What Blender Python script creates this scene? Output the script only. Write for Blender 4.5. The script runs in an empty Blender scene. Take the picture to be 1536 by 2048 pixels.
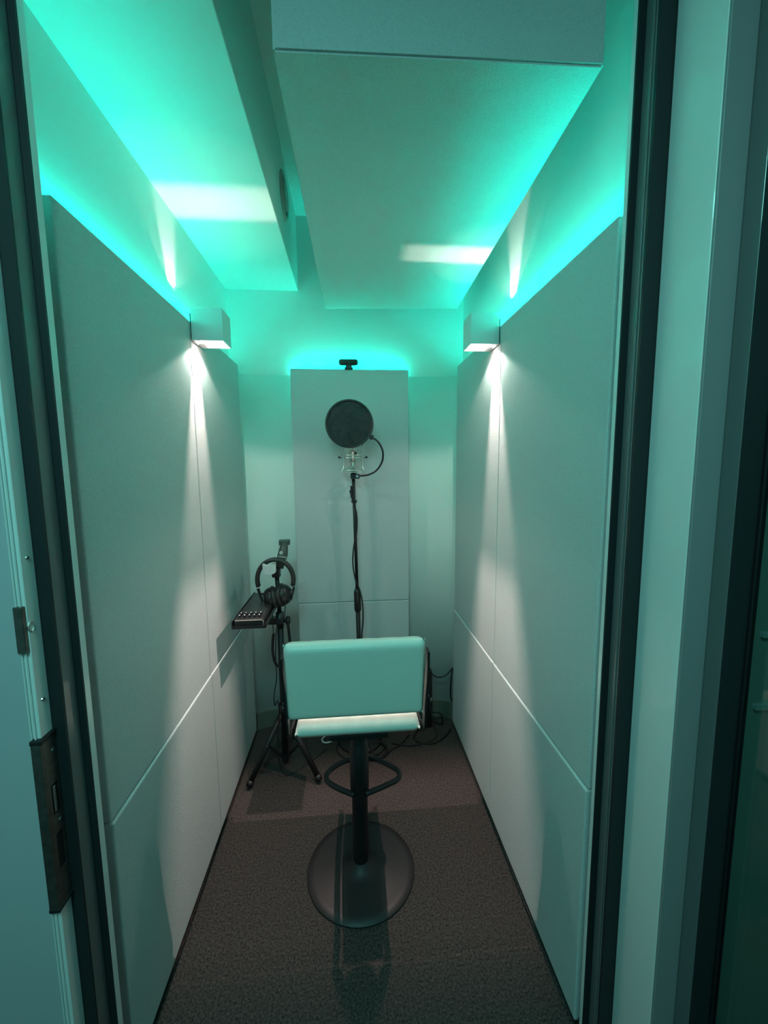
import bpy, bmesh, math, random
from mathutils import Vector, Matrix
random.seed(4)
sc = bpy.context.scene
COL = sc.collection
PI = math.pi

# ---------------------------------------------------------------- camera
F_PX = 800.6453
yaw, pitch, roll = 0.0844, -0.1140, -0.0093
def cam_axes():
    F = Vector((math.sin(yaw), math.cos(yaw), 0)); R = Vector((math.cos(yaw), -math.sin(yaw), 0)); U = Vector((0, 0, 1))
    F2 = F * math.cos(pitch) + U * math.sin(pitch); U2 = U * math.cos(pitch) - F * math.sin(pitch)
    R3 = R * math.cos(roll) + U2 * math.sin(roll); U3 = U2 * math.cos(roll) - R * math.sin(roll)
    return R3, U3, F2
cd = bpy.data.cameras.new('camera'); cam = bpy.data.objects.new('camera', cd); COL.objects.link(cam)
cd.sensor_fit = 'HORIZONTAL'; cd.sensor_width = 36.0; cd.lens = F_PX / 1536 * 36.0; cd.clip_start = 0.02
R3, U3, F3 = cam_axes()
m = Matrix((R3, U3, -F3)).transposed().to_4x4(); m.translation = Vector((0, 0, 1.5)); cam.matrix_world = m
sc.camera = cam

# ---------------------------------------------------------------- world, exposure, light settings
sc.view_settings.view_transform = 'Standard'; sc.view_settings.look = 'None'
sc.view_settings.gamma = 1.0; sc.view_settings.use_curve_mapping = False
sc.view_settings.exposure = 0.12
w = bpy.data.worlds.new('world'); sc.world = w; w.use_nodes = True
w.node_tree.nodes['Background'].inputs[0].default_value = (0.30, 0.62, 0.66, 1)
w.node_tree.nodes['Background'].inputs[1].default_value = 0.10
LED_COL = (0.0, 1.0, 0.76); LED_SIDE = 3.7; LED_RIGHT = 5.6; LED_BACK = 3.2
LAMP_COL = (1.0, 0.74, 0.69); BEAM_UP = 5.0; BEAM_DOWN = 56.0; FAN_DOWN = 4.2; FAN_UP = 0.5; LENS_E = 5.0; WASH_COL = (0.97, 0.95, 0.86)
ROOM_W = 24   # added fill for the dim light of the room behind the camera

# ---------------------------------------------------------------- helpers
def mat(name, col, rough=0.6, metal=0.0, coat=0.0, bump=0.0, bscale=300, var=0.0, vscale=40, emit=None, estr=0, alpha=None, spec=None):
    mt = bpy.data.materials.new(name); mt.use_nodes = True
    nt = mt.node_tree; b = nt.nodes['Principled BSDF']
    b.inputs['Base Color'].default_value = (*col, 1); b.inputs['Roughness'].default_value = rough
    b.inputs['Metallic'].default_value = metal; b.inputs['Coat Weight'].default_value = coat
    b.inputs['Coat Roughness'].default_value = 0.04
    if spec is not None: b.inputs['Specular IOR Level'].default_value = spec
    if emit: b.inputs['Emission Color'].default_value = (*emit, 1); b.inputs['Emission Strength'].default_value = estr
    tc = nt.nodes.new('ShaderNodeTexCoord')
    if bump:
        n = nt.nodes.new('ShaderNodeTexNoise'); n.inputs['Scale'].default_value = bscale; n.inputs['Detail'].default_value = 3
        bp = nt.nodes.new('ShaderNodeBump'); bp.inputs['Strength'].default_value = bump; bp.inputs['Distance'].default_value = 0.002
        nt.links.new(tc.outputs['Object'], n.inputs['Vector']); nt.links.new(n.outputs['Fac'], bp.inputs['Height']); nt.links.new(bp.outputs['Normal'], b.inputs['Normal'])
    if var:
        n = nt.nodes.new('ShaderNodeTexNoise'); n.inputs['Scale'].default_value = vscale; n.inputs['Detail'].default_value = 6; n.inputs['Roughness'].default_value = 0.75
        r = nt.nodes.new('ShaderNodeValToRGB'); r.color_ramp.elements[0].position = 0.32; r.color_ramp.elements[1].position = 0.68
        r.color_ramp.elements[0].color = (*[c * (1 - var) for c in col], 1); r.color_ramp.elements[1].color = (*[min(1, c * (1 + var)) for c in col], 1)
        nt.links.new(tc.outputs['Object'], n.inputs['Vector']); nt.links.new(n.outputs['Fac'], r.inputs['Fac']); nt.links.new(r.outputs['Color'], b.inputs['Base Color'])
    return mt
M = dict(
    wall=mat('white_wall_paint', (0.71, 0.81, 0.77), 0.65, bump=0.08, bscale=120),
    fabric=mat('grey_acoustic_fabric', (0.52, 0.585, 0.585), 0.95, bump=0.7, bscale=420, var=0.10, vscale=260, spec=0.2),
    cloud=mat('grey_ceiling_fabric', (0.46, 0.53, 0.51), 0.95, bump=0.7, bscale=420, var=0.10, vscale=260, spec=0.2),
    carpet=mat('dark_carpet', (0.062, 0.050, 0.047), 1.0, bump=1.0, bscale=380, var=0.9, vscale=150, spec=0.1),
    base=mat('grey_cove_base', (0.12, 0.125, 0.10), 0.6),
    satin=mat('satin_white_frame', (0.74, 0.75, 0.74), 0.35, coat=0.35),
    greyfr=mat('grey_frame_paint', (0.13, 0.14, 0.14), 0.4, coat=0.3),
    midgrey=mat('mid_grey_frame_face', (0.24, 0.235, 0.24), 0.5),
    gasket=mat('black_rubber_gasket', (0.010, 0.014, 0.016), 0.6),  # plain near-black for the dark jamb strips and the side baseboards
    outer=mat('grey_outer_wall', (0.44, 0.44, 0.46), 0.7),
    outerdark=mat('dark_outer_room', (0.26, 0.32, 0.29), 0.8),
    brass=mat('tarnished_strike_metal', (0.20, 0.18, 0.16), 0.38, metal=0.9, var=0.25, vscale=60),
    steel=mat('bright_steel', (0.75, 0.74, 0.70), 0.25, metal=1.0),
    black=mat('black_powder_coat', (0.008, 0.008, 0.009), 0.5),
    blackgloss=mat('black_gloss_metal', (0.013, 0.012, 0.013), 0.5),
    plastic=mat('black_plastic', (0.012, 0.012, 0.013), 0.35),
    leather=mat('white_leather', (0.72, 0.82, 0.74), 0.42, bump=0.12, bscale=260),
    pad=mat('ear_pad_leather', (0.022, 0.020, 0.020), 0.45),
    lampw=mat('white_lamp_shell', (0.62, 0.62, 0.62), 0.5),
    lens=mat('glowing_lamp_lens', (0.9, 0.85, 0.8), 0.5, emit=LAMP_COL, estr=LENS_E),
    led=mat('led_diffuser', (0.8, 0.9, 0.9), 0.5, emit=LED_COL, estr=3.0),
    greyplastic=mat('pale_grey_plastic', (0.42, 0.42, 0.39), 0.5),
    whitecable=mat('white_cable', (0.75, 0.75, 0.72), 0.5),
    screen=mat('dark_green_casing', (0.05, 0.075, 0.065), 0.4),
)
# fine mesh of the pop filter: woven nylon, partly see-through
def mesh_mat():
    mt = bpy.data.materials.new('black_nylon_mesh'); mt.use_nodes = True; nt = mt.node_tree
    b = nt.nodes['Principled BSDF']; b.inputs['Base Color'].default_value = (0.012, 0.015, 0.015, 1); b.inputs['Roughness'].default_value = 0.6
    t = nt.nodes.new('ShaderNodeBsdfTransparent'); mx = nt.nodes.new('ShaderNodeMixShader'); tc = nt.nodes.new('ShaderNodeTexCoord')
    wv = nt.nodes.new('ShaderNodeTexNoise'); wv.inputs['Scale'].default_value = 14; wv.inputs['Distortion'].default_value = 2.5; wv.inputs['Detail'].default_value = 2
    mr = nt.nodes.new('ShaderNodeMapRange'); mr.inputs[1].default_value = 0.35; mr.inputs[2].default_value = 0.65; mr.inputs[3].default_value = 0.93; mr.inputs[4].default_value = 0.80
    nt.links.new(tc.outputs['Object'], wv.inputs['Vector']); nt.links.new(wv.outputs['Fac'], mr.inputs[0]); nt.links.new(mr.outputs[0], mx.inputs[0])
    nt.links.new(t.outputs[0], mx.inputs[1]); nt.links.new(b.outputs[0], mx.inputs[2]); nt.links.new(mx.outputs[0], nt.nodes['Material Output'].inputs[0])
    return mt
M['nylon'] = mesh_mat()
def glass_mat():
    mt = bpy.data.materials.new('door_glass'); mt.use_nodes = True; nt = mt.node_tree
    for n in list(nt.nodes):
        if n.type == 'BSDF_PRINCIPLED': nt.nodes.remove(n)
    t = nt.nodes.new('ShaderNodeBsdfTransparent'); t.inputs[0].default_value = (0.75, 0.85, 0.82, 1)
    g = nt.nodes.new('ShaderNodeBsdfGlossy'); g.inputs['Roughness'].default_value = 0.03
    lw = nt.nodes.new('ShaderNodeLayerWeight'); lw.inputs[0].default_value = 0.5; mx = nt.nodes.new('ShaderNodeMixShader')
    pw = nt.nodes.new('ShaderNodeMath'); pw.operation = 'POWER'; pw.inputs[1].default_value = 3.0; mr = nt.nodes.new('ShaderNodeMapRange'); mr.inputs[3].default_value = 0.05; mr.inputs[4].default_value = 0.85
    nt.links.new(lw.outputs['Facing'], pw.inputs[0]); nt.links.new(pw.outputs[0], mr.inputs[0]); nt.links.new(mr.outputs[0], mx.inputs[0]); nt.links.new(t.outputs[0], mx.inputs[1]); nt.links.new(g.outputs[0], mx.inputs[2]); nt.links.new(mx.outputs[0], nt.nodes['Material Output'].inputs[0])
    return mt
M['glass'] = glass_mat()

def link(name, bm, m, parent=None, loc=None, smooth=False, mods=None):
    me = bpy.data.meshes.new(name); bmesh.ops.recalc_face_normals(bm, faces=bm.faces[:]); bm.to_mesh(me); bm.free()
    o = bpy.data.objects.new(name, me); COL.objects.link(o)
    ms = m if isinstance(m, (list, tuple)) else [m]
    for x in ms: me.materials.append(M[x] if isinstance(x, str) else x)
    if smooth:
        for p in me.polygons: p.use_smooth = True
    if parent:
        wp = Vector((0, 0, 0)); q = parent
        while q: wp += q.location; q = q.parent
        o.parent = parent; o.location = -wp    # vertices are in world metres
    if loc is not None: o.location = loc
    return o
def tag(o, label=None, cat=None, group=None, kind=None):
    if label: o['label'] = label
    if cat: o['category'] = cat
    if group: o['group'] = group
    if kind: o['kind'] = kind
    return o
def thing(name, loc, label, cat, group=None):
    o = bpy.data.objects.new(name, None); COL.objects.link(o); o.location = loc; o.empty_display_size = 0.05
    return tag(o, label, cat, group)
def box(bm, x0, x1, y0, y1, z0, z1, bev=0.0, seg=2):
    vs = [bm.verts.new((x, y, z)) for x in (x0, x1) for y in (y0, y1) for z in (z0, z1)]
    idx = [(0, 1, 3, 2), (4, 6, 7, 5), (0, 4, 5, 1), (2, 3, 7, 6), (0, 2, 6, 4), (1, 5, 7, 3)]
    fs = [bm.faces.new([vs[i] for i in f]) for f in idx]
    if bev:
        es = list({e for f in fs for e in f.edges})
        bmesh.ops.bevel(bm, geom=es, offset=bev, segments=seg, affect='EDGES', profile=0.5)
    return bm
def B(x0, x1, y0, y1, z0, z1, bev=0.0, seg=2):
    return box(bmesh.new(), x0, x1, y0, y1, z0, z1, bev, seg)
def xf(bm, mtx):
    bmesh.ops.transform(bm, matrix=mtx, verts=bm.verts[:]); return bm
def prism(bm, pts, z0, z1):
    a = [bm.verts.new((x, y, z0)) for x, y in pts]; b = [bm.verts.new((x, y, z1)) for x, y in pts]
    bm.faces.new(a[::-1]); bm.faces.new(b)
    n = len(pts)
    for i in range(n): bm.faces.new([a[i], a[(i + 1) % n], b[(i + 1) % n], b[i]])
    return bm
def smoothpath(pts, n=8):
    P = [Vector(p) for p in pts]; out = []
    for i in range(len(P) - 1):
        p0 = P[max(i - 1, 0)]; p1 = P[i]; p2 = P[i + 1]; p3 = P[min(i + 2, len(P) - 1)]
        for k in range(n):
            t = k / n
            out.append(0.5 * ((2 * p1) + (-p0 + p2) * t + (2 * p0 - 5 * p1 + 4 * p2 - p3) * t * t + (-p0 + 3 * p1 - 3 * p2 + p3) * t ** 3))
    out.append(P[-1]); return out
def tube(bm, pts, r, seg=10, closed=False, smooth=0):
    P = smoothpath(pts, smooth) if smooth else [Vector(p) for p in pts]
    n = len(P); rad = r if isinstance(r, (list, tuple)) else None
    rings = []; prev = None
    for i in range(n):
        a = P[(i - 1) % n] if (closed or i > 0) else P[i]; b = P[(i + 1) % n] if (closed or i < n - 1) else P[i]
        t = (b - a).normalized()
        if prev is None:
            up = Vector((0, 0, 1)) if abs(t.z) < 0.9 else Vector((1, 0, 0))
            nx = t.cross(up).normalized()
        else:
            nx = (prev - t * prev.dot(t)).normalized()
        prev = nx; ny = t.cross(nx)
        rr = rad[min(int(i * len(rad) / n), len(rad) - 1)] if rad else r
        rings.append([bm.verts.new(P[i] + nx * rr * math.cos(2 * PI * k / seg) + ny * rr * math.sin(2 * PI * k / seg)) for k in range(seg)])
    rng = range(n) if closed else range(n - 1)
    for i in rng:
        A = rings[i]; Bq = rings[(i + 1) % n]
        for k in range(seg): bm.faces.new([A[k], A[(k + 1) % seg], Bq[(k + 1) % seg], Bq[k]])
    if not closed:
        bm.faces.new(rings[0][::-1]); bm.faces.new(rings[-1])
    return bm
def T(pts, r, seg=10, closed=False, smooth=0): return tube(bmesh.new(), pts, r, seg, closed, smooth)
def lathe(bm, prof, center, axis=Vector((0, 0, 1)), seg=32):
    axis = axis.normalized(); up = Vector((0, 0, 1)) if abs(axis.z) < 0.9 else Vector((1, 0, 0))
    u = axis.cross(up).normalized(); v = axis.cross(u); c = Vector(center)
    rings = []
    for r, h in prof:
        if r < 1e-6: rings.append([bm.verts.new(c + axis * h)])
        else: rings.append([bm.verts.new(c + axis * h + (u * math.cos(2 * PI * k / seg) + v * math.sin(2 * PI * k / seg)) * r) for k in range(seg)])
    for A, Bq in zip(rings, rings[1:]):
        if len(A) == 1 and len(Bq) == 1: continue
        for k in range(seg):
            if len(A) == 1: bm.faces.new([A[0], Bq[k], Bq[(k + 1) % seg]])
            elif len(Bq) == 1: bm.faces.new([A[k], A[(k + 1) % seg], Bq[0]])
            else: bm.faces.new([A[k], A[(k + 1) % seg], Bq[(k + 1) % seg], Bq[k]])
    return bm
def L(prof, center, axis=(0, 0, 1), seg=32): return lathe(bmesh.new(), prof, center, Vector(axis), seg)

# ---------------------------------------------------------------- room dimensions
XWL, XWR, YW = -0.619, 0.632, 2.235         # booth walls
XPL, XPR = -0.552, 0.570                    # faces of the side panels
YF = 0.82                                   # inside face of the front wall
ZSO, ZRE, XSO = 2.411, 2.777, -0.250        # soffit height, recessed ceiling, soffit edge
ZT, ZS = 2.016, 0.702                       # panel top, panel seam
RC = 0.15

def structure(name, bm, m, label=None, smooth=False, parent=None):
    o = link(name, bm, m, parent, smooth=smooth)
    if not parent: o['kind'] = 'structure'
    return o
structure('floor', B(-1.6, 1.6, -0.9, YW + 0.1, -0.06, 0.0), 'carpet')
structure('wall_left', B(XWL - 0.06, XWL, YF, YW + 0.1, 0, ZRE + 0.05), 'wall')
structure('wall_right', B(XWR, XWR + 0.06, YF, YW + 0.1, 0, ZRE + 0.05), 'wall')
# back wall with rounded corners
def arc(cx, cy, r, a0, a1, n=10): return [(cx + r * math.cos(a0 + (a1 - a0) * i / n), cy + r * math.sin(a0 + (a1 - a0) * i / n)) for i in range(n + 1)]
pl = arc(XWL + RC, YW - RC, RC, PI, PI / 2)
pr = arc(XWR - RC, YW - RC, RC, PI / 2, 0)
bk = structure('wall_back', prism(bmesh.new(), pl + pr + [(XWR, YW + 0.06), (XWL, YW + 0.06)], 0, 1.985), 'wall')
structure('wall_back_upper', B(XWL, XWR, YW, YW + 0.06, 1.985, ZRE), 'wall')
for p in bk.data.polygons: p.use_smooth = abs(p.normal.z) < 0.5 and p.area > 0.02
# cove base round the back of the booth
t_ = 0.012
inner = arc(XWL + RC, YW - RC, RC - t_, PI, PI / 2) + arc(XWR - RC, YW - RC, RC - t_, PI / 2, 0)
bb = prism(bmesh.new(), pl + pr + inner[::-1], 0.0, 0.098)
structure('baseboard_back', bb, 'base')
structure('baseboard_left', B(XWL, XPL - 0.006, YF, YW - RC, 0.0, 0.045), 'gasket')
structure('baseboard_right', B(XPR + 0.006, XWR, YF, YW - RC, 0.0, 0.045), 'gasket')
# ceiling: lowered soffit on the left, recess on the right
structure('ceiling', B(XWL, XWR, YF, YW, ZRE, ZRE + 0.05), 'wall')
structure('ceiling_soffit', B(XWL, XSO, YF, YW, ZSO, ZRE, 0.002, 1), 'wall')
# front wall around the doorway (full-height opening)
HD = 2.56
structure('wall_front_left', B(-1.6, -0.5862, 0.728, YF, 0, ZRE + 0.05), 'outer')
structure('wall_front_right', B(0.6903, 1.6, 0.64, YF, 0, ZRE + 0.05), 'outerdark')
structure('wall_front_top', B(-0.585, 0.69, 0.66, YF, HD, ZRE + 0.05), 'outer')
# room the photograph is taken from
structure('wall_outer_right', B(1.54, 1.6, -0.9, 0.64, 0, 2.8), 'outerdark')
structure('wall_outer_left', B(-1.6, -1.54, -0.9, 0.73, 0, 2.8), 'outer')
structure('wall_outer_back', B(-1.6, 1.6, -0.96, -0.9, 0, 2.8), 'outer')
structure('ceiling_outer', B(-1.6, 1.6, -0.9, 0.82, 2.83, 2.88), 'outer')
for k, z in enumerate((1.185, 1.045)):  # added bars that imitate faint reflected lines in the door glass
    structure('trim_%d' % (k + 1), B(0.74, 1.54, 0.632, 0.64, z, z + 0.009), 'outer')

# ---------------------------------------------------------------- door frame
door = bpy.data.objects.new('door_1', None); COL.objects.link(door); door.location = (-0.55, 0.78, 0); door['kind'] = 'structure'
def strips(segs, side):
    for name, m, x0, x1, y0, y1 in segs:
        link(name, B(min(x0, x1), max(x0, x1), y0, y1, 0, HD, 0.0012 if m != 'gasket' else 0, 1), m, door)
# left jamb, from the booth outwards: lip, dark strip, rebate, dark strip, strike face, outer edge
strips([('jamb_lip', 'satin', -0.535, -0.586, 0.803, YF),
        ('gasket', 'gasket', -0.5352, -0.586, 0.7985, 0.8028),
        ('jamb_rebate', 'greyfr', -0.5477, -0.586, 0.7645, 0.7983),
        ('gasket', 'gasket', -0.5479, -0.586, 0.760, 0.7643),
        ('jamb', 'satin', -0.5704, -0.586, 0.7302, 0.7598),
        ('jamb_edge', 'satin', -0.5760, -0.5785, 0.7255, 0.7302),
        ('jamb_edge', 'satin', -0.5830, -0.5855, 0.7255, 0.7302)], -1)
# right jamb
strips([('jamb_lip', 'satin', 0.5546, 0.69, 0.808, YF),
        ('gasket', 'gasket', 0.5548, 0.69, 0.8035, 0.8078),
        ('jamb_rebate', 'greyfr', 0.5688, 0.69, 0.7726, 0.8033),
        ('jamb_bead', 'greyfr', 0.5660, 0.5688, 0.7775, 0.7830),
        ('gasket', 'gasket', 0.5690, 0.69, 0.766, 0.7724),
        ('jamb', 'satin', 0.6007, 0.69, 0.6576, 0.7658),
        ('jamb_face', 'midgrey', 0.6010, 0.6487, 0.652, 0.6574),
        ('hinge_face', 'greyfr', 0.6489, 0.69, 0.620, 0.6574),
        ('gasket', 'gasket', 0.6489, 0.687, 0.6165, 0.6198)], 1)
link('door_head', B(-0.585, 0.69, 0.74, YF, HD - 0.03, HD), 'satin', door)
# strike plate on the left jamb
xs = -0.5704
def strike():
    bm = bmesh.new()
    # plate face turned to the opening, with two cut-outs
    y0, y1 = 0.7265, 0.7605
    holes = [(0.850, 0.912), (0.735, 0.812)]
    zs = [0.668, 0.735, 0.812, 0.850, 0.912, 1.003]
    for a, b in zip(zs, zs[1:]):
        if (a, b) in ((0.735, 0.812), (0.850, 0.912)):
            box(bm, xs, xs + 0.0035, y0, y0 + 0.009, a, b); box(bm, xs, xs + 0.0035, y1 - 0.007, y1, a, b)
        else: box(bm, xs, xs + 0.0035, y0, y1, a, b)
    box(bm, xs - 0.0135, xs + 0.0035, 0.7215, 0.7265, 0.668, 1.003, 0.0008, 1)   # leaf folded over the edge
    return bm
sp = link('strike_plate', strike(), 'brass', door); sp['label'] = 'tarnished metal strike plate with two latch openings'
link('strike_cap', B(xs - 0.0145, xs + 0.006, 0.7205, 0.7625, 1.003, 1.012, 0.002), 'black', sp)
link('strike_cap', B(xs - 0.0145, xs + 0.006, 0.7205, 0.7625, 0.660, 0.668, 0.002), 'black', sp)
link('latch_box', B(xs + 0.0002, xs + 0.0012, 0.735, 0.754, 0.730, 0.920), 'black', sp)
link('latch_tongue', B(xs + 0.0012, xs + 0.0055, 0.738, 0.744, 0.856, 0.908, 0.001), 'steel', sp)
for z in (0.975, 0.832): link('screw', L([(0, 0.0042), (0.0035, 0.0042), (0.0042, 0.0030), (0.0042, 0.0)], (xs, 0.750, z), (1, 0, 0), 14), 'steel', sp)
link('magnet_catch', B(-0.5865, -0.5715, 0.7215, 0.7302, 1.178, 1.262, 0.001, 1), 'brass', door)
link('catch_eye', T([Vector((-0.5700, 0.736 + 0.006 * math.cos(a * PI / 8), 1.222 + 0.009 * math.sin(a * PI / 8))) for a in range(16)], 0.0014, 8, closed=True), 'steel', door)
for z in (1.345, 1.08): link('screw', L([(0, 0.002), (0.003, 0.002), (0.0038, 0.0)], (xs, 0.744, z), (1, 0, 0), 14), 'steel', door)

# open door leaf hinged on the right, standing towards the camera
leaf = bpy.data.objects.new('door_2', None); COL.objects.link(leaf); leaf.location = (0.70, 0.6, 0); leaf['kind'] = 'structure'
lx0, lx1 = 0.687, 0.725
link('stile', B(lx0, 0.697, 0.610, 0.618, 0.01, 2.5, 0.002), 'black', leaf)
link('stile', B(lx0, lx1, -0.32, -0.25, 0.01, 2.5, 0.002), 'black', leaf)
link('rail', B(lx0, lx1, -0.25, 0.610, 0.01, 0.12, 0.002), 'black', leaf)
link('rail', B(lx0, lx1, -0.25, 0.610, 2.42, 2.5, 0.002), 'black', leaf)
link('glass_pane', B(0.6885, 0.6965, -0.25, 0.610, 0.12, 2.42), 'glass', leaf)

# ---------------------------------------------------------------- acoustic panels
PG = 'fabric acoustic panels lining the booth'
def panel(bm, m, label, cat='acoustic panel', group=PG):
    o = link('acoustic_panel', bm, m); tag(o, label, cat, group); return o
TH = 0.035
YS = 1.527
g = 0.0012
for side, xf_, yn, yf_, ys in (('left', XPL, 0.869, 2.149, YS), ('right', XPR, 0.855, 2.123, 1.505)):
    s = 1 if side == 'left' else -1
    for (a, b, nm) in ((yn, ys - g, 'near the doorway'), (ys + g, yf_, 'towards the back wall')):
        x0, x1 = sorted((xf_, xf_ - s * TH))
        panel(B(x0, x1, a, b, ZS + 0.002, ZT, 0.004, 3), 'fabric', 'tall grey fabric acoustic panel on the %s wall, upper row, %s' % (side, nm))
        x0, x1 = sorted((xf_ + s * 0.005, xf_ - s * TH))
        panel(B(x0, x1, a, b, 0.035, ZS - 0.001, 0.004, 3), 'fabric', 'low grey fabric acoustic panel on the %s wall, lower row, %s' % (side, nm))
    # battens that hold the panels off the wall
    for k, yy in enumerate((yn + 0.1, ys - 0.02, yf_ - 0.12)):
        x0, x1 = sorted((xf_ - s * TH, XWL if s > 0 else XWR))
        o = link('wall_batten', B(x0, x1, yy, yy + 0.03, 0.1, 1.90), 'wall'); o['kind'] = 'structure'
BX0, BX1, BY = -0.294, 0.3175, 2.150
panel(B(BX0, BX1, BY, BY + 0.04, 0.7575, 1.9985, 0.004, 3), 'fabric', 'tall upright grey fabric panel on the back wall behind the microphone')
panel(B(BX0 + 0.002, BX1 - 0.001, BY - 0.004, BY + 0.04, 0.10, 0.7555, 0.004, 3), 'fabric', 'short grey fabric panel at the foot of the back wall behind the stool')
o = link('wall_batten', B(BX0 + 0.002, BX1 - 0.012, BY + 0.042, BY + 0.055, 0.12, 2.010), 'lampw'); o['kind'] = 'structure'
o = link('wall_batten', B(-0.25, 0.27, BY + 0.055, YW, 0.3, 1.85), 'wall'); o['kind'] = 'structure'
# ceiling cloud
bm = prism(bmesh.new(), [(-0.128, 0.850), (0.509, 0.832), (0.547, 2.045), (-0.106, 2.085)], 2.27, 2.50)
bmesh.ops.bevel(bm, geom=bm.edges[:], offset=0.004, segments=2, affect='EDGES')
cl = thing('ceiling_panel', (0.2, 1.46, 2.27), 'thick grey fabric box panel hanging under the raised ceiling', 'ceiling panel')
link('panel_box', bm, 'cloud', cl)
for x, y in ((0.0, 1.05), (0.4, 1.05), (0.0, 1.85), (0.4, 1.85)): link('hanger', T([(x, y, 2.49), (x, y, ZRE)], 0.004, 8), 'steel', cl)

# ---------------------------------------------------------------- LED strips
def area(name, loc, size, energy, col, rot, parent=None):
    ld = bpy.data.lights.new(name, 'AREA'); ld.shape = 'RECTANGLE'; ld.size, ld.size_y = size; ld.energy = energy; ld.color = col
    o = bpy.data.objects.new(name, ld); COL.objects.link(o); o.location = loc; o.rotation_euler = rot
    if parent: o.parent = parent; o.location = Vector(loc) - parent.location
    return o
LG = 'cyan LED strips hidden behind the panels'
def led(name_label, x0, x1, y0, y1, z, size, energy, rot, loc):
    o = link('led_strip', B(x0, x1, y0, y1, z - 0.006, z, 0), 'led'); tag(o, name_label, 'LED strip', LG)
    area('led_light', loc, size, energy, LED_COL, rot)
    return o
zl = 2.004
led('cyan glowing LED strip behind the top of the left wall panels', XWL, XWL + 0.010, 0.88, 2.08, zl, (0.010, 1.20), LED_SIDE, (0, PI - 0.70, 0), (XWL + 0.024, 1.48, zl + 0.004))
led('cyan glowing LED strip behind the top of the right wall panels', XWR - 0.010, XWR, 0.87, 2.06, zl, (0.010, 1.19), LED_RIGHT, (0, PI + 0.5, 0), (XWR - 0.019, 1.46, zl + 0.004))
led('cyan glowing LED strip behind the top of the back wall panel', -0.27, 0.29, BY + 0.056, BY + 0.064, 1.985, (0.56, 0.010), LED_BACK, (PI - 0.9, 0, 0), (0.01, BY + 0.066, 1.992))

# ---------------------------------------------------------------- wall lamps
def lamp(side):
    s = 1 if side == 'left' else -1
    X0 = XPL if s > 0 else XPR; X1 = X0 + s * 0.112
    y0, y1 = (1.531, 1.631) if s > 0 else (1.517, 1.617)
    z0, z1 = 1.950, 2.061
    t = thing('wall_lamp', (X0, (y0 + y1) / 2, z0), 'white cube wall lamp shining up and down on the %s wall' % side, 'wall lamp', 'up and down cube lamps')
    a, b = sorted((X0 + s * 0.004, X1)); w = 0.003
    bm = bmesh.new()
    box(bm, a, b, y0, y0 + w, z0, z1); box(bm, a, b, y1 - w, y1, z0, z1)
    o0, o1 = sorted((X1 - s * w, X1)); box(bm, o0, o1, y0 + w, y1 - w, z0, z1)
    o0, o1 = sorted((X0 + s * 0.004, X0 + s * 0.007)); box(bm, o0, o1, y0 + w, y1 - w, z0, z1)
    link('lamp_housing', bm, 'lampw', t)
    a, b = sorted((X0, X0 + s * 0.004)); link('back_plate', B(a, b, y0 + 0.003, y1 - 0.003, z0 + 0.008, z1 - 0.02), 'black', t)
    sx = X0 + s * 0.050; sy = (y0 + y1) / 2 - 0.004; sz = 2.006
    cy = sy - 0.0035; hw = 0.0100
    ia, ib = sorted((X0 + s * 0.007, X1 - s * w))
    for z in (z0 + 0.004, z1 - 0.006):
        for p, q in ((y0 + w, cy - hw), (cy + hw, y1 - w)):
            link('beam_flap', B(ia, ib, p, q, z, z + 0.002), 'lampw', t)
    # glowing glass under the outer part of the opening
    la, lb = sorted((X0 + s * 0.030, X1 - s * w))
    ln = link('lamp_lens', bmesh.new() if False else B(la, lb, y0 + w, cy - hw - 0.001, z0 + 0.0005, z0 + 0.003), 'lens', t); ln['label'] = 'glowing glass of the lamp'
    link('lamp_lens', B(la, lb, cy + hw + 0.001, y1 - w, z0 + 0.0005, z0 + 0.003), 'lens', t)
    link('reflector', B(ia, ib, y0 + w, y1 - w, sz - 0.001, sz + 0.001), 'lampw', t)  # unseen divider plate added to keep the up and down bulbs apart
    for dz, e in ((0.0055, BEAM_UP), (-0.0055, BEAM_DOWN)):
        ld = bpy.data.lights.new('lamp_bulb', 'POINT'); ld.energy = e; ld.color = LAMP_COL; ld.shadow_soft_size = 0.0035
        o = bpy.data.objects.new('lamp_bulb', ld); COL.objects.link(o); o.parent = t; o.location = Vector((sx, sy, sz + dz)) - t.location
    for nm, z, e, up, ang in (('lamp_wash_down', z0 - 0.004, FAN_DOWN, 0, 132), ('lamp_wash_up', z1 + 0.004, FAN_UP, 1, 100)):
        ld = bpy.data.lights.new(nm, 'SPOT'); ld.energy = e; ld.color = WASH_COL; ld.shadow_soft_size = 0.006
        ld.spot_size = math.radians(ang); ld.spot_blend = 0.25
        o = bpy.data.objects.new(nm, ld); COL.objects.link(o); o.parent = t; o.location = Vector((X0 + s * 0.030, cy, z)) - t.location
        o.rotation_euler = (PI if up else 0, 0, 0)
lamp('left'); lamp('right')

# added area fill, stands in for dim room light behind the camera
area('outer_room_light', (-0.3, -0.5, 2.6), (0.5, 0.5), ROOM_W, (0.26, 0.90, 0.84), (0, 0, 0))

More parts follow.
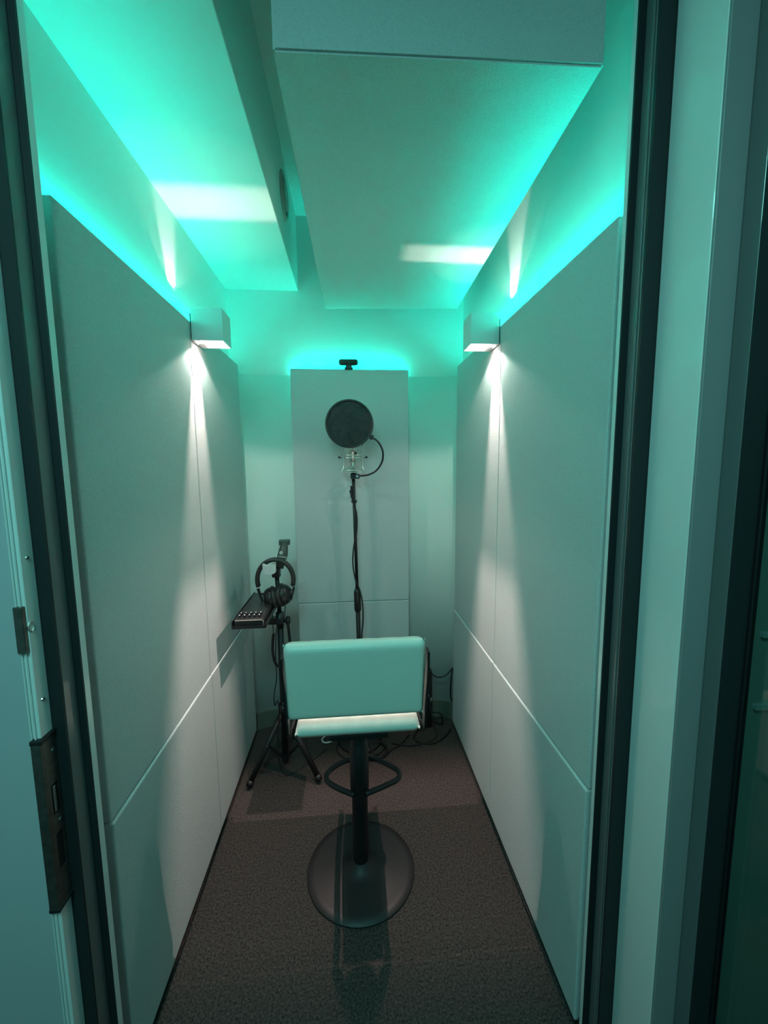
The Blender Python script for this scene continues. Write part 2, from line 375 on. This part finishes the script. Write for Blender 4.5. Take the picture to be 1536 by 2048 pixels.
# ---------------------------------------------------------------- ceiling vent
v = thing('air_vent', (XSO, 1.80, 2.60), 'round air vent set in the side of the dropped soffit', 'air vent')
vc = (XSO, 1.80, 2.60)
link('vent_ring', L([(0.085, 0), (0.085, 0.006), (0.078, 0.011), (0.068, 0.008), (0.066, 0.0)], vc, (1, 0, 0), 40), 'greyplastic', v)
link('vent_disc', L([(0, 0.016), (0.045, 0.016), (0.052, 0.012), (0.052, 0.003), (0, 0.003)], vc, (1, 0, 0), 36), 'greyplastic', v)
link('vent_throat', L([(0, 0.001), (0.068, 0.001), (0.068, 0.003), (0, 0.003)], vc, (1, 0, 0), 36), 'black', v)

# ---------------------------------------------------------------- webcam
wc = thing('webcam', (0.005, 2.17, 1.9985), 'small black webcam perched on top of the back wall panel', 'webcam')
bm = B(-0.046, 0.055, 2.150, 2.176, 2.022, 2.053, 0.0125, 5); link('webcam_body', bm, 'plastic', wc, smooth=True)
link('webcam_lens', L([(0, 0.003), (0.008, 0.003), (0.011, 0.0), (0.011, -0.004)], (0.004, 2.150, 2.0375), (0, -1, 0), 20), 'blackgloss', wc)
link('webcam_neck', B(-0.010, 0.022, 2.154, 2.174, 2.008, 2.026, 0.003), 'plastic', wc)
link('webcam_clip', B(-0.016, 0.027, 2.142, 2.192, 1.9985, 2.009, 0.002), 'plastic', wc)

# ---------------------------------------------------------------- bar stool
SX, SY = 0.015, 1.345
st = thing('bar_stool', (SX, SY, 0), 'white padded bar stool with black column and round black base', 'bar stool')
link('stool_base', L([(0, 0.0), (0.198, 0.0), (0.2, 0.003), (0.198, 0.007), (0.17, 0.012), (0.08, 0.020), (0.045, 0.030), (0.034, 0.045), (0, 0.045)], (SX, SY, 0), (0, 0, 1), 64), 'blackgloss', st, smooth=True)
link('column', L([(0.0285, 0.03), (0.0285, 0.30), (0.034, 0.31), (0.034, 0.50), (0.030, 0.505), (0.030, 0.60), (0, 0.60)], (SX, SY, 0), (0, 0, 1), 36), 'black', st, smooth=True)
# D-shaped footrest
ZF = 0.335
fr = [(SX - 0.02, SY - 0.035, ZF), (SX - 0.075, SY - 0.005, ZF), (SX - 0.118, SY + 0.03, ZF), (SX - 0.13, SY + 0.06, ZF), (SX - 0.115, SY + 0.095, ZF), (SX - 0.06, SY + 0.135, ZF), (SX, SY + 0.145, ZF),
      (SX + 0.06, SY + 0.135, ZF), (SX + 0.13, SY + 0.08, ZF), (SX + 0.147, SY + 0.05, ZF), (SX + 0.135, SY + 0.02, ZF), (SX + 0.075, SY - 0.01, ZF), (SX + 0.02, SY - 0.035, ZF)]
fr = [(x + (0.005 if abs(x - SX) > 0.05 else 0), y, z) for x, y, z in fr]
link('footrest', T(fr, 0.0095, 12, smooth=5), 'black', st, smooth=True)
# seat cushion with stitched ribs running front to back
def cushion(x0, x1, ny, fn_out, thick, ribs, nx=60):
    """padded slab: u across x, v along length; fn_out(v) -> (pos, normal) in the yz plane (normal = cushion's padded side)"""
    bm = bmesh.new(); top = []; bot = []
    for j in range(ny + 1):
        v_ = j / ny; (py, pz), (qy, qz) = fn_out(v_); rt = []; rb = []
        ev = min(v_, 1 - v_) * 2
        for i in range(nx + 1):
            u = i / nx; eu = min(u, 1 - u) * (x1 - x0)
            x = x0 + (x1 - x0) * u
            rnd = min(1.0, math.sqrt(max(0, 1 - (1 - min(1, eu / 0.022)) ** 2)) * 0.55 + 0.45) 
            rv = min(1.0, math.sqrt(max(0, 1 - (1 - min(1, min(v_, 1 - v_) * 12)) ** 2)) * 0.55 + 0.45)
            rib = 0.004 * abs(math.sin(PI * ribs * u)) ** 0.6
            h = thick * rnd * rv + rib * min(1, ev * 6) - 0.003
            back = thick * (1 - rnd * rv) * 0.5
            rt.append(bm.verts.new((x, py + qy * h, pz + qz * h))); rb.append(bm.verts.new((x, py + qy * back, pz + qz * back)))
        top.append(rt); bot.append(rb)
    for G in (top, bot):
        for j in range(ny):
            for i in range(nx): bm.faces.new([G[j][i], G[j][i + 1], G[j + 1][i + 1], G[j + 1][i]])
    for j in range(ny):
        for i in (0, nx): bm.faces.new([top[j][i], top[j + 1][i], bot[j + 1][i], bot[j][i]])
    for i in range(nx):
        for j in (0, ny): bm.faces.new([top[j][i], top[j][i + 1], bot[j][i + 1], bot[j][i]])
    return bm
XA, XB = -0.192, 0.217
def seat_fn(v):
    y = 1.222 + v * 0.36; z = 0.618 - 0.012 * math.sin(PI * v) + 0.010 * v
    return (y, z), (0, 1)
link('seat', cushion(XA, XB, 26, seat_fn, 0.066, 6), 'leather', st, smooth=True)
def back_fn(v):
    # outer (camera-side) sheet of the backrest, leaning back as it rises
    z = 0.705 + v * 0.262; y = 1.188 - v * 0.035
    return (y, z), (0.99, 0.12)
bb_ = cushion(XA - 0.017, XB + 0.005, 26, back_fn, 0.058, 6)
link('backrest', bb_, 'leather', st, smooth=True)
link('seat_mount', B(SX - 0.10, SX + 0.10, SY - 0.10, SY + 0.12, 0.592, 0.612, 0.004), 'black', st)
for s, xx in ((-1, XA - 0.012), (1, XB + 0.006)):
    dx = 0.006 * s
    pts = [(xx, 1.60, 0.640), (xx, 1.40, 0.628), (xx, 1.26, 0.628), (xx + dx, 1.222, 0.648), (xx + dx, 1.205, 0.70), (xx + dx * 2, 1.192, 0.86), (xx + dx * 2, 1.188, 0.925)]
    bm = bmesh.new(); P = smoothpath(pts, 5)
    prev = None
    for i, p in enumerate(P):      # flat bar, 5 mm thick, 34 mm deep
        a = P[max(i - 1, 0)]; b = P[min(i + 1, len(P) - 1)]; t = (b - a).normalized(); n = Vector((1, 0, 0)).cross(t).normalized()
        ring = [bm.verts.new(p + Vector((sx_, 0, 0)) + n * q) for sx_, q in ((-0.0035, -0.017), (0.0035, -0.017), (0.0035, 0.017), (-0.0035, 0.017))]
        if prev:
            for k in range(4): bm.faces.new([prev[k], prev[(k + 1) % 4], ring[(k + 1) % 4], ring[k]])
        else: bm.faces.new(ring)
        prev = ring
    bm.faces.new(prev)
    sf = link('side_frame', bm, 'black', st)
    for yy, zz in ((1.195, 0.88), (1.20, 0.76)):
        link('bolt', L([(0, 0.004), (0.006, 0.004), (0.007, 0.0)], (xx + dx * 2 + s * 0.003, yy, zz), (s, 0, 0), 14), 'black', sf)

# ---------------------------------------------------------------- microphone stand, microphone, pop filter
MX, MY = 0.032, 2.060
ms = thing('microphone_stand', (MX, MY, 0), 'straight black microphone stand behind the stool', 'microphone stand')
link('stand_base', L([(0, 0), (0.118, 0), (0.120, 0.004), (0.116, 0.012), (0.03, 0.020), (0.016, 0.045), (0, 0.045)], (MX, MY, 0), (0, 0, 1), 48), 'black', ms, smooth=True)
def lean(z): return (MX - 0.016 * (z - 0.6), MY, z)
link('lower_pole', T([lean(0.03), lean(0.86)], 0.0115, 16), 'black', ms, smooth=True)
link('clutch', T([lean(0.735), lean(0.745), lean(0.84), lean(0.853)], [0.015, 0.019, 0.018, 0.014], 16), 'plastic', ms, smooth=True)
link('upper_pole', T([lean(0.85), lean(1.462)], 0.0085, 14), 'black', ms, smooth=True)
link('collar', T([lean(1.315), lean(1.328)], 0.0150, 16), 'plastic', ms)
link('cable_clip', B(MX - 0.030, MX - 0.016, MY - 0.012, MY + 0.004, 1.34, 1.402, 0.003), 'plastic', ms)
# silver shock mount
mz = 1.478
mx = lean(1.47)[0]
sm = thing('shock_mount', (mx, MY, 1.462), 'silver wire shock mount on top of the microphone stand', 'shock mount')
link('mount_base', L([(0, 0), (0.012, 0), (0.026, 0.006), (0.026, 0.012), (0.010, 0.020), (0, 0.020)], (mx, MY, 1.462), (0, 0, 1), 24), 'steel', sm)
def ringpts(r, z, n=28, c=None): return [(mx + r * math.cos(2 * PI * k / n), MY + r * math.sin(2 * PI * k / n), z) for k in range(n)]
for z, r in ((1.542, 0.062), (1.556, 0.055), (1.628, 0.060), (1.480, 0.058)): link('mount_ring', T(ringpts(r, z), 0.0032, 8, closed=True), 'steel', sm, smooth=True)
for k in range(4):
    a = PI / 4 + k * PI / 2; c, s_ = math.cos(a), math.sin(a)
    link('mount_arm', T([(mx + 0.080 * c, MY + 0.080 * s_, 1.474), (mx + 0.066 * c, MY + 0.066 * s_, 1.50), (mx + 0.066 * c, MY + 0.066 * s_, 1.56), (mx + 0.080 * c, MY + 0.080 * s_, 1.635)], 0.0034, 8, smooth=4), 'steel', sm, smooth=True)
    link('mount_strut', T([(mx + 0.010 * c, MY + 0.010 * s_, 1.500), (mx + 0.076 * c, MY + 0.076 * s_, 1.478)], 0.0032, 8), 'steel', sm)
for s_ in (-1, 1): link('mount_screw', L([(0, 0.012), (0.005, 0.010), (0.005, 0), (0, 0)], (mx + s_ * 0.0625, MY - 0.02, 1.546), (s_, 0, 0), 12), 'black', sm)
mc = thing('microphone', (mx, MY, 1.500), 'silver studio microphone held in the shock mount behind the pop filter', 'microphone')
link('microphone_body', L([(0, 0), (0.012, 0), (0.014, 0.02), (0.025, 0.024), (0.025, 0.11), (0.026, 0.112)], (mx, MY, 1.500), (0, 0, 1), 28), 'steel', mc, smooth=True)
link('microphone_grille', L([(0.026, 0.112), (0.026, 0.165), (0.020, 0.185), (0, 0.192)], (mx, MY, 1.500), (0, 0, 1), 28), 'greyplastic', mc, smooth=True)
link('switch', B(mx + 0.010, mx + 0.020, MY - 0.0275, MY - 0.023, 1.558, 1.568), 'black', mc)
# pop filter
PY = 1.96
pf = thing('pop_filter', (mx, PY, 1.48), 'round black pop filter in front of the microphone', 'pop filter')
pc = Vector((0.0035, PY, 1.703)); PR = 0.1095
link('filter_hoop', T([(pc.x + PR * math.cos(2 * PI * k / 56), pc.y, pc.z + PR * math.sin(2 * PI * k / 56)) for k in range(56)], 0.0062, 10, closed=True), 'plastic', pf, smooth=True)
link('filter_mesh', L([(0, 0.0005), (PR, 0.0005), (PR, -0.0005), (0, -0.0005)], pc, (0, 1, 0), 56), 'nylon', pf)
link('hoop_clamp', B(0.099, 0.119, PY - 0.009, PY + 0.009, 1.628, 1.650, 0.003), 'plastic', pf)
gn = [(0.110, PY, 1.640), (0.140, PY + 0.005, 1.618), (0.163, PY + 0.015, 1.575), (0.162, PY + 0.03, 1.525), (0.135, PY + 0.05, 1.480), (0.095, PY + 0.065, 1.458), (0.050, MY - 0.015, 1.452)]
link('gooseneck', T(gn, 0.0048, 10, smooth=6), 'plastic', pf, smooth=True)
pcl = link('pole_clamp', B(mx - 0.014, mx + 0.032, MY - 0.020, MY + 0.014, 1.437, 1.462, 0.003), 'plastic', pf)
link('clamp_screw', L([(0, 0.006), (0.007, 0.006), (0.008, 0.0)], (mx + 0.020, MY - 0.020, 1.450), (0, -1, 0), 18), 'steel', pcl)
# microphone cable wound down the stand
cpts = []
z = 1.40; k = 0
path = [(-0.020, 1.38), (-0.006, 1.32), (0.010, 1.26), (0.008, 1.17), (-0.008, 1.10), (-0.017, 1.03), (-0.016, 0.97), (-0.004, 0.90), (0.012, 0.86), (0.024, 0.80), (0.027, 0.73), (0.023, 0.66), (0.016, 0.60), (0.014, 0.4), (0.016, 0.2), (0.022, 0.06)]
cpts = [(lean(z)[0] + dx, MY - 0.019, z) for dx, z in path] + [(MX + 0.05, MY - 0.08, 0.022), (MX + 0.075, MY - 0.135, 0.006)]
# coils on the carpet
def coil(cx, cy, rx, ry, n, z0=0.0065, ph=0.0, jit=0.01):
    out = []
    for i in range(int(n * 14)):
        a = ph + i / 14 * 2 * PI
        k_ = 1 + 0.10 * math.sin(i * 0.55)
        out.append((cx + rx * k_ * math.cos(a), cy + ry * k_ * math.sin(a), z0 + 0.0035 * (i // 14)))
    return out
cc = coil(0.085, 1.965, 0.078, 0.065, 2.6, ph=0.2)
o = link('microphone_cable', T(cpts + cc, 0.0036, 8, smooth=4), 'black', smooth=True)
tag(o, 'black microphone cable twisted down the microphone stand and coiled on the carpet', 'cable')

# ---------------------------------------------------------------- headphone tripod stand
HX, HY = -0.346, 1.885
hs = thing('tripod_stand', (HX, HY, 0), 'black tripod stand holding headphones and a tray in the left corner', 'stand')
link('lower_pole', T([(HX, HY, 0.035), (HX, HY, 0.80)], 0.0150, 16), 'black', hs, smooth=True)
link('upper_pole', T([(HX, HY, 0.79), (HX - 0.006, HY - 0.006, 1.02)], 0.010, 14), 'black', hs, smooth=True)
link('clutch', T([(HX, HY, 0.735), (HX, HY, 0.81)], 0.019, 16), 'plastic', hs, smooth=True)
link('hub', T([(HX, HY, 0.29), (HX, HY, 0.345)], 0.023, 16), 'plastic', hs, smooth=True)
link('foot_collar', T([(HX, HY, 0.045), (HX, HY, 0.085)], 0.019, 14), 'plastic', hs)
feet = [(-0.497, 1.768), (-0.170, 1.772), (-0.340, 2.105)]
for fx, fy in feet:
    f = Vector((fx, fy, 0.016)); tpt = Vector((HX, HY, 0.318)); d = (f - tpt)
    a = tpt + d * 0.07; lg = link('leg', T([a, f], 0.0135, 12), 'black', hs, smooth=True)
    link('rubber_foot', T([tpt + d * 0.93, Vector((f.x, f.y, 0.016))], 0.016, 12), 'black', lg, smooth=True)
    mid = tpt + d * 0.48
    link('brace', T([Vector((HX, HY, 0.050)), mid], 0.0064, 8), 'black', hs)
    link('rivet', L([(0, 0.002), (0.004, 0.002), (0.004, -0.012)], mid - Vector((0, 0.012, 0)), (0, -1, 0), 10), 'steel', lg)
# clamp arm, knob, tray
arm = link('tray_clamp', B(HX - 0.075, HX + 0.018, HY - 0.022, HY + 0.02, 0.757, 0.786, 0.004), 'plastic', hs)
link('clamp_knob', L([(0, 0.030), (0.018, 0.030), (0.021, 0.024), (0.021, 0.012), (0.010, 0.008), (0.010, 0)], (HX + 0.018, HY, 0.768), (1, 0, 0), 20), 'plastic', arm, smooth=True)
ty0, ty1, tx0, tx1, tz = 1.605, 2.00, -0.488, -0.352, 0.848
bm = bmesh.new(); box(bm, tx0, tx1, ty0, ty1, tz, tz + 0.004); box(bm, tx0, tx0 + 0.003, ty0, ty1, tz + 0.004, tz + 0.032)
box(bm, tx1 - 0.003, tx1, ty0, ty1, tz + 0.004, tz + 0.018); box(bm, tx0, tx1, ty0, ty0 + 0.003, tz + 0.004, tz + 0.012)
tr = link('tray', bm, 'plastic', hs)
link('tray_bracket', T([(HX - 0.062, HY, 0.78), (HX - 0.070, HY - 0.02, tz)], 0.010, 12), 'plastic', tr)
# small mixer on the tray
mxr = thing('audio_mixer', (-0.42, 1.80, tz + 0.004), 'black desktop mixer with a row of small knobs on the tray', 'mixer')
link('mixer_body', B(tx0 + 0.008, tx1 - 0.010, ty0 + 0.006, 1.965, tz + 0.004, tz + 0.038, 0.006, 3), 'plastic', mxr)
for i in range(5):
    for j in range(2):
        kk = link('knob', L([(0, 0.011), (0.0055, 0.011), (0.0065, 0.0), (0, 0)], (tx0 + 0.026 + i * 0.020, ty0 + 0.030 + j * 0.028, tz + 0.038), (0, 0, 1), 16), 'black', mxr)
        link('knob_pointer', B(tx0 + 0.0245 + i * 0.020, tx0 + 0.0275 + i * 0.020, ty0 + 0.0225 + j * 0.028, ty0 + 0.030 + j * 0.028, tz + 0.0485, tz + 0.0497), 'whitecable', kk)
link('trim_line', T([(tx0 + 0.012, ty0 + 0.0055, tz + 0.033), (tx1 - 0.020, ty0 + 0.0055, tz + 0.033), (tx1 - 0.0105, ty0 + 0.008, tz + 0.028), (tx1 - 0.0105, ty0 + 0.008, tz + 0.008)], 0.0010, 6), 'greyplastic', mxr)
# head: hook with pale grey cap, clip and holder behind it
hk = link('head_joint', B(HX - 0.026, HX + 0.012, HY - 0.022, HY + 0.010, 0.985, 1.030, 0.005), 'plastic', hs)
link('hook_arm', T([(HX - 0.004, HY, 1.02), (HX - 0.010, HY - 0.02, 1.045), (HX - 0.012, HY - 0.085, 1.047)], 0.012, 12), 'plastic', hk)
capm = bmesh.new()
n = 12; ring0 = []; ring1 = []
for yy, R in ((HY - 0.100, ring0), (HY - 0.078, ring1)):
    for i in range(n + 1):
        u = -1 + 2 * i / n; R.append(capm.verts.new((HX - 0.021 + u * 0.028, yy, 1.062 + 0.008 * u * u)))
    for i in range(n + 1):
        u = 1 - 2 * i / n; R.append(capm.verts.new((HX - 0.021 + u * 0.028 * (1 - 0.12 * (1 - u * u)), yy, 1.032 - 0.010 * (1 - u * u) ** 0.7)))
capm.faces.new(ring0); capm.faces.new(ring1[::-1])
for i in range(len(ring0)): capm.faces.new([ring0[i], ring0[(i + 1) % len(ring0)], ring1[(i + 1) % len(ring0)], ring1[i]])
cp = link('hook_cap', capm, 'lampw', hk); cp['label'] = 'pale grey curved end cap of the hook'
# holder above
hd = link('holder_neck', T([(HX + 0.004, HY + 0.006, 1.025), (HX + 0.020, HY + 0.03, 1.085), (HX + 0.028, HY + 0.045, 1.135)], [0.020, 0.024, 0.018], 14), 'screen', hs, smooth=True)
link('holder_clip', xf(B(-0.026, 0.026, -0.012, 0.012, -0.012, 0.014, 0.004), Matrix.Translation((HX + 0.028, HY + 0.045, 1.140))), 'screen', hd)
link('holder_trim', xf(B(-0.027, 0.027, -0.013, 0.0, -0.0135, -0.0105, 0.0005), Matrix.Translation((HX + 0.028, HY + 0.045, 1.140))), 'greyplastic', hd)
link('holder_badge', L([(0, 0.002), (0.008, 0.002), (0.0085, 0)], (HX + 0.016, HY + 0.008, 1.098), (0, -1, 0.2), 16), 'greyplastic', hd)
link('holder_badge', xf(B(-0.022, 0.014, -0.002, 0.002, -0.0025, 0.0025), Matrix.Translation((HX + 0.026, HY + 0.003, 1.078)) @ Matrix.Rotation(0.18, 4, 'Y')), 'greyplastic', hd)

# ---------------------------------------------------------------- headphones hung on the hook
hy = HY - 0.048
hp = thing('headphones', (-0.352, hy, 1.06), 'black closed-back headphones hanging from the tripod stand hook', 'headphones')
bandp = []
cxh, czh = -0.350, 0.985
for i in range(23):
    a = math.radians(198 - i * (216 / 22)); rx = 0.082; rz = 0.094
    bandp.append((cxh + rx * math.cos(a), hy, czh + rz * math.sin(a)))
def flatband(pts, w, t):
    bm = bmesh.new(); P = [Vector(p) for p in pts]; prev = None
    for i, p in enumerate(P):
        a = P[max(i - 1, 0)]; b = P[min(i + 1, len(P) - 1)]; tg = (b - a).normalized(); nn = Vector((0, 1, 0)).cross(tg).normalized()
        ring = []
        for q in range(12):
            an = 2 * PI * q / 12; ring.append(bm.verts.new(p + Vector((0, w * math.cos(an), 0)) + nn * t * math.sin(an)))
        if prev:
            for k in range(12): bm.faces.new([prev[k], prev[(k + 1) % 12], ring[(k + 1) % 12], ring[k]])
        else: bm.faces.new(ring)
        prev = ring
    bm.faces.new(prev); return bm
link('headband', flatband(bandp, 0.018, 0.0105), 'pad', hp, smooth=True)
for s, ex, ez, cupx, cupz, tilt in ((-1, bandp[0][0], bandp[0][2], -0.378, 0.898, -0.16), (1, bandp[-1][0], bandp[-1][2], -0.312, 0.912, 0.30)):
    yk = link('yoke', T([(ex, hy, ez), (ex + s * 0.004, hy, ez - 0.018), (cupx + s * 0.030, hy, cupz - 0.025)], 0.0042, 10, smooth=5), 'plastic', hp, smooth=True)
    link('hinge_screw', L([(0, 0.003), (0.0052, 0.003), (0.0056, 0)], (ex + s * 0.001, hy - 0.007, ez - 0.004), (0, -1, 0), 14), 'steel', yk)
    link('yoke_fork', T([(ex, hy, ez - 0.006), (cupx + s * 0.040, hy, cupz + 0.018), (cupx + s * 0.018, hy, cupz + 0.030)], 0.0035, 8, smooth=4), 'plastic', hp, smooth=True)
    ax = Vector((s * math.cos(tilt), 0.10, s * -math.sin(tilt) * 1.0)) if False else Vector((s, -0.25, 0.15 * (1 if s > 0 else -0.4))).normalized()
    cup = link('ear_cup', L([(0, 0.028), (0.022, 0.028), (0.036, 0.022), (0.045, 0.010), (0.049, 0.0), (0.047, -0.004)], (cupx, hy, cupz), ax, 30), 'plastic', hp, smooth=True)
    link('ear_pad', L([(0.047, -0.004), (0.053, -0.008), (0.0535, -0.018), (0.046, -0.028), (0.030, -0.028), (0.025, -0.018), (0.025, -0.004)], (cupx, hy, cupz), ax, 30), 'pad', cup, smooth=True)
# headphone cable: thin lead, then thick coiled length hanging as a loop
hc = thing('headphone_cable', (-0.37, 1.85, 0.56), 'black headphone cable hanging in a long loop beside the tripod pole', 'cable')
link('lead', T([(-0.366, hy - 0.002, 0.855), (-0.371, 1.84, 0.80), (-0.370, 1.84, 0.72)], 0.0022, 8, smooth=6), 'black', hc, smooth=True)
link('coiled_cord', T([(-0.370, 1.84, 0.722), (-0.374, 1.84, 0.690), (-0.377, 1.84, 0.640), (-0.370, 1.84, 0.585), (-0.352, 1.85, 0.556), (-0.320, 1.86, 0.552), (-0.300, 1.87, 0.600), (-0.301, 1.87, 0.68), (-0.307, 1.87, 0.762)], 0.0066, 12, smooth=6), 'black', hc, smooth=True)
link('lead', T([(-0.307, 1.87, 0.76), (-0.318, 1.85, 0.79), (-0.314, 1.845, 0.83), (-0.310, hy, 0.872)], 0.0022, 8, smooth=6), 'black', hc, smooth=True)
o = link('tripod_cable', T([(-0.361, HY - 0.024, 0.74), (-0.368, 1.855, 0.60), (-0.367, 1.855, 0.50), (-0.382, 1.85, 0.41), (-0.380, 1.85, 0.36), (-0.366, 1.852, 0.38), (-0.362, 1.855, 0.30), (-0.372, 1.852, 0.20), (-0.368, 1.84, 0.06), (-0.33, 1.83, 0.006), (-0.24, 1.90, 0.004), (-0.15, 2.0, 0.004)], 0.0024, 8, smooth=6), 'black', smooth=True)
tag(o, 'thin black cable running down the tripod pole onto the carpet', 'cable')

# ---------------------------------------------------------------- cables and power box at the back right
pb = thing('power_box', (0.432, 2.14, 0), 'slim upright black power box behind the right of the stool', 'power supply')
link('box_body', B(0.408, 0.446, 2.120, 2.160, 0.0, 0.345, 0.006, 3), 'plastic', pb)
link('socket', B(0.414, 0.440, 2.117, 2.121, 0.20, 0.30, 0.001, 1), 'black', pb)
link('indicator', B(0.436, 0.441, 2.1165, 2.121, 0.165, 0.185), 'greyplastic', pb)
o = link('power_cable', T([(0.444, 2.13, 0.322), (0.47, 2.10, 0.318), (0.51, 2.09, 0.328), (0.556, 2.115, 0.352), (0.590, 2.148, 0.36)], 0.0042, 8, smooth=6), 'black', smooth=True)
tag(o, 'black cable reaching from the power box behind the right wall panel', 'cable')
o = link('power_cable', T([(0.590, 2.150, 0.34), (0.566, 2.138, 0.335), (0.552, 2.115, 0.28), (0.549, 2.11, 0.22), (0.560, 2.128, 0.16), (0.590, 2.150, 0.13)], 0.0042, 8, smooth=6), 'black', smooth=True)
tag(o, 'black cable bowing out from behind the end of the right wall panel', 'cable')
o = link('power_cable', T([(0.430, 2.118, 0.16), (0.436, 2.09, 0.10), (0.452, 2.06, 0.03), (0.455, 2.04, 0.005), (0.40, 2.00, 0.004), (0.30, 1.98, 0.004), (0.20, 2.01, 0.004)], 0.0032, 8, smooth=6), 'black', smooth=True)
tag(o, 'thin black cable dropping from the power box to the carpet', 'cable')
o = link('floor_cable', T([(0.447, 2.13, 0.085), (0.475, 2.12, 0.092), (0.50, 2.12, 0.075), (0.507, 2.12, 0.03), (0.50, 2.14, 0.005), (0.44, 2.175, 0.005), (0.36, 2.10, 0.005), (0.33, 2.02, 0.005), (0.42, 1.985, 0.005), (0.50, 2.03, 0.009), (0.545, 2.09, 0.005)], 0.0042, 8, smooth=6), 'black', smooth=True)
tag(o, 'thick black cable looped on the carpet in the back right corner', 'cable')
o = link('floor_cable', T([(0.30, 2.06, 0.005), (0.25, 2.0, 0.005), (0.19, 1.955, 0.005), (0.14, 1.90, 0.012), (0.07, 1.885, 0.012), (-0.02, 1.90, 0.005), (-0.085, 1.96, 0.005), (-0.09, 2.03, 0.005), (-0.05, 2.10, 0.028)], 0.0036, 8, smooth=6), 'black', smooth=True)
tag(o, 'black cable curving across the carpet beneath the stool seat', 'cable')
o = link('white_cable', T([(-0.04, 2.125, 0.006), (-0.09, 2.115, 0.008), (-0.150, 2.105, 0.008), (-0.178, 2.080, 0.006), (-0.172, 2.052, 0.006), (-0.145, 2.045, 0.006), (-0.118, 2.062, 0.006), (-0.106, 2.10, 0.006)], 0.0042, 8, smooth=6), 'whitecable', smooth=True)
tag(o, 'short white cable curled on the carpet under the left of the seat', 'cable')
o = link('white_cable', T([(-0.085, 2.075, 0.006), (-0.060, 2.050, 0.006), (-0.035, 2.046, 0.006), (-0.018, 2.058, 0.006), (-0.030, 2.074, 0.018), (-0.066, 2.070, 0.020)], 0.0042, 8, smooth=6), 'whitecable', smooth=True)
tag(o, 'small white cable end lying beside the stool column', 'cable')
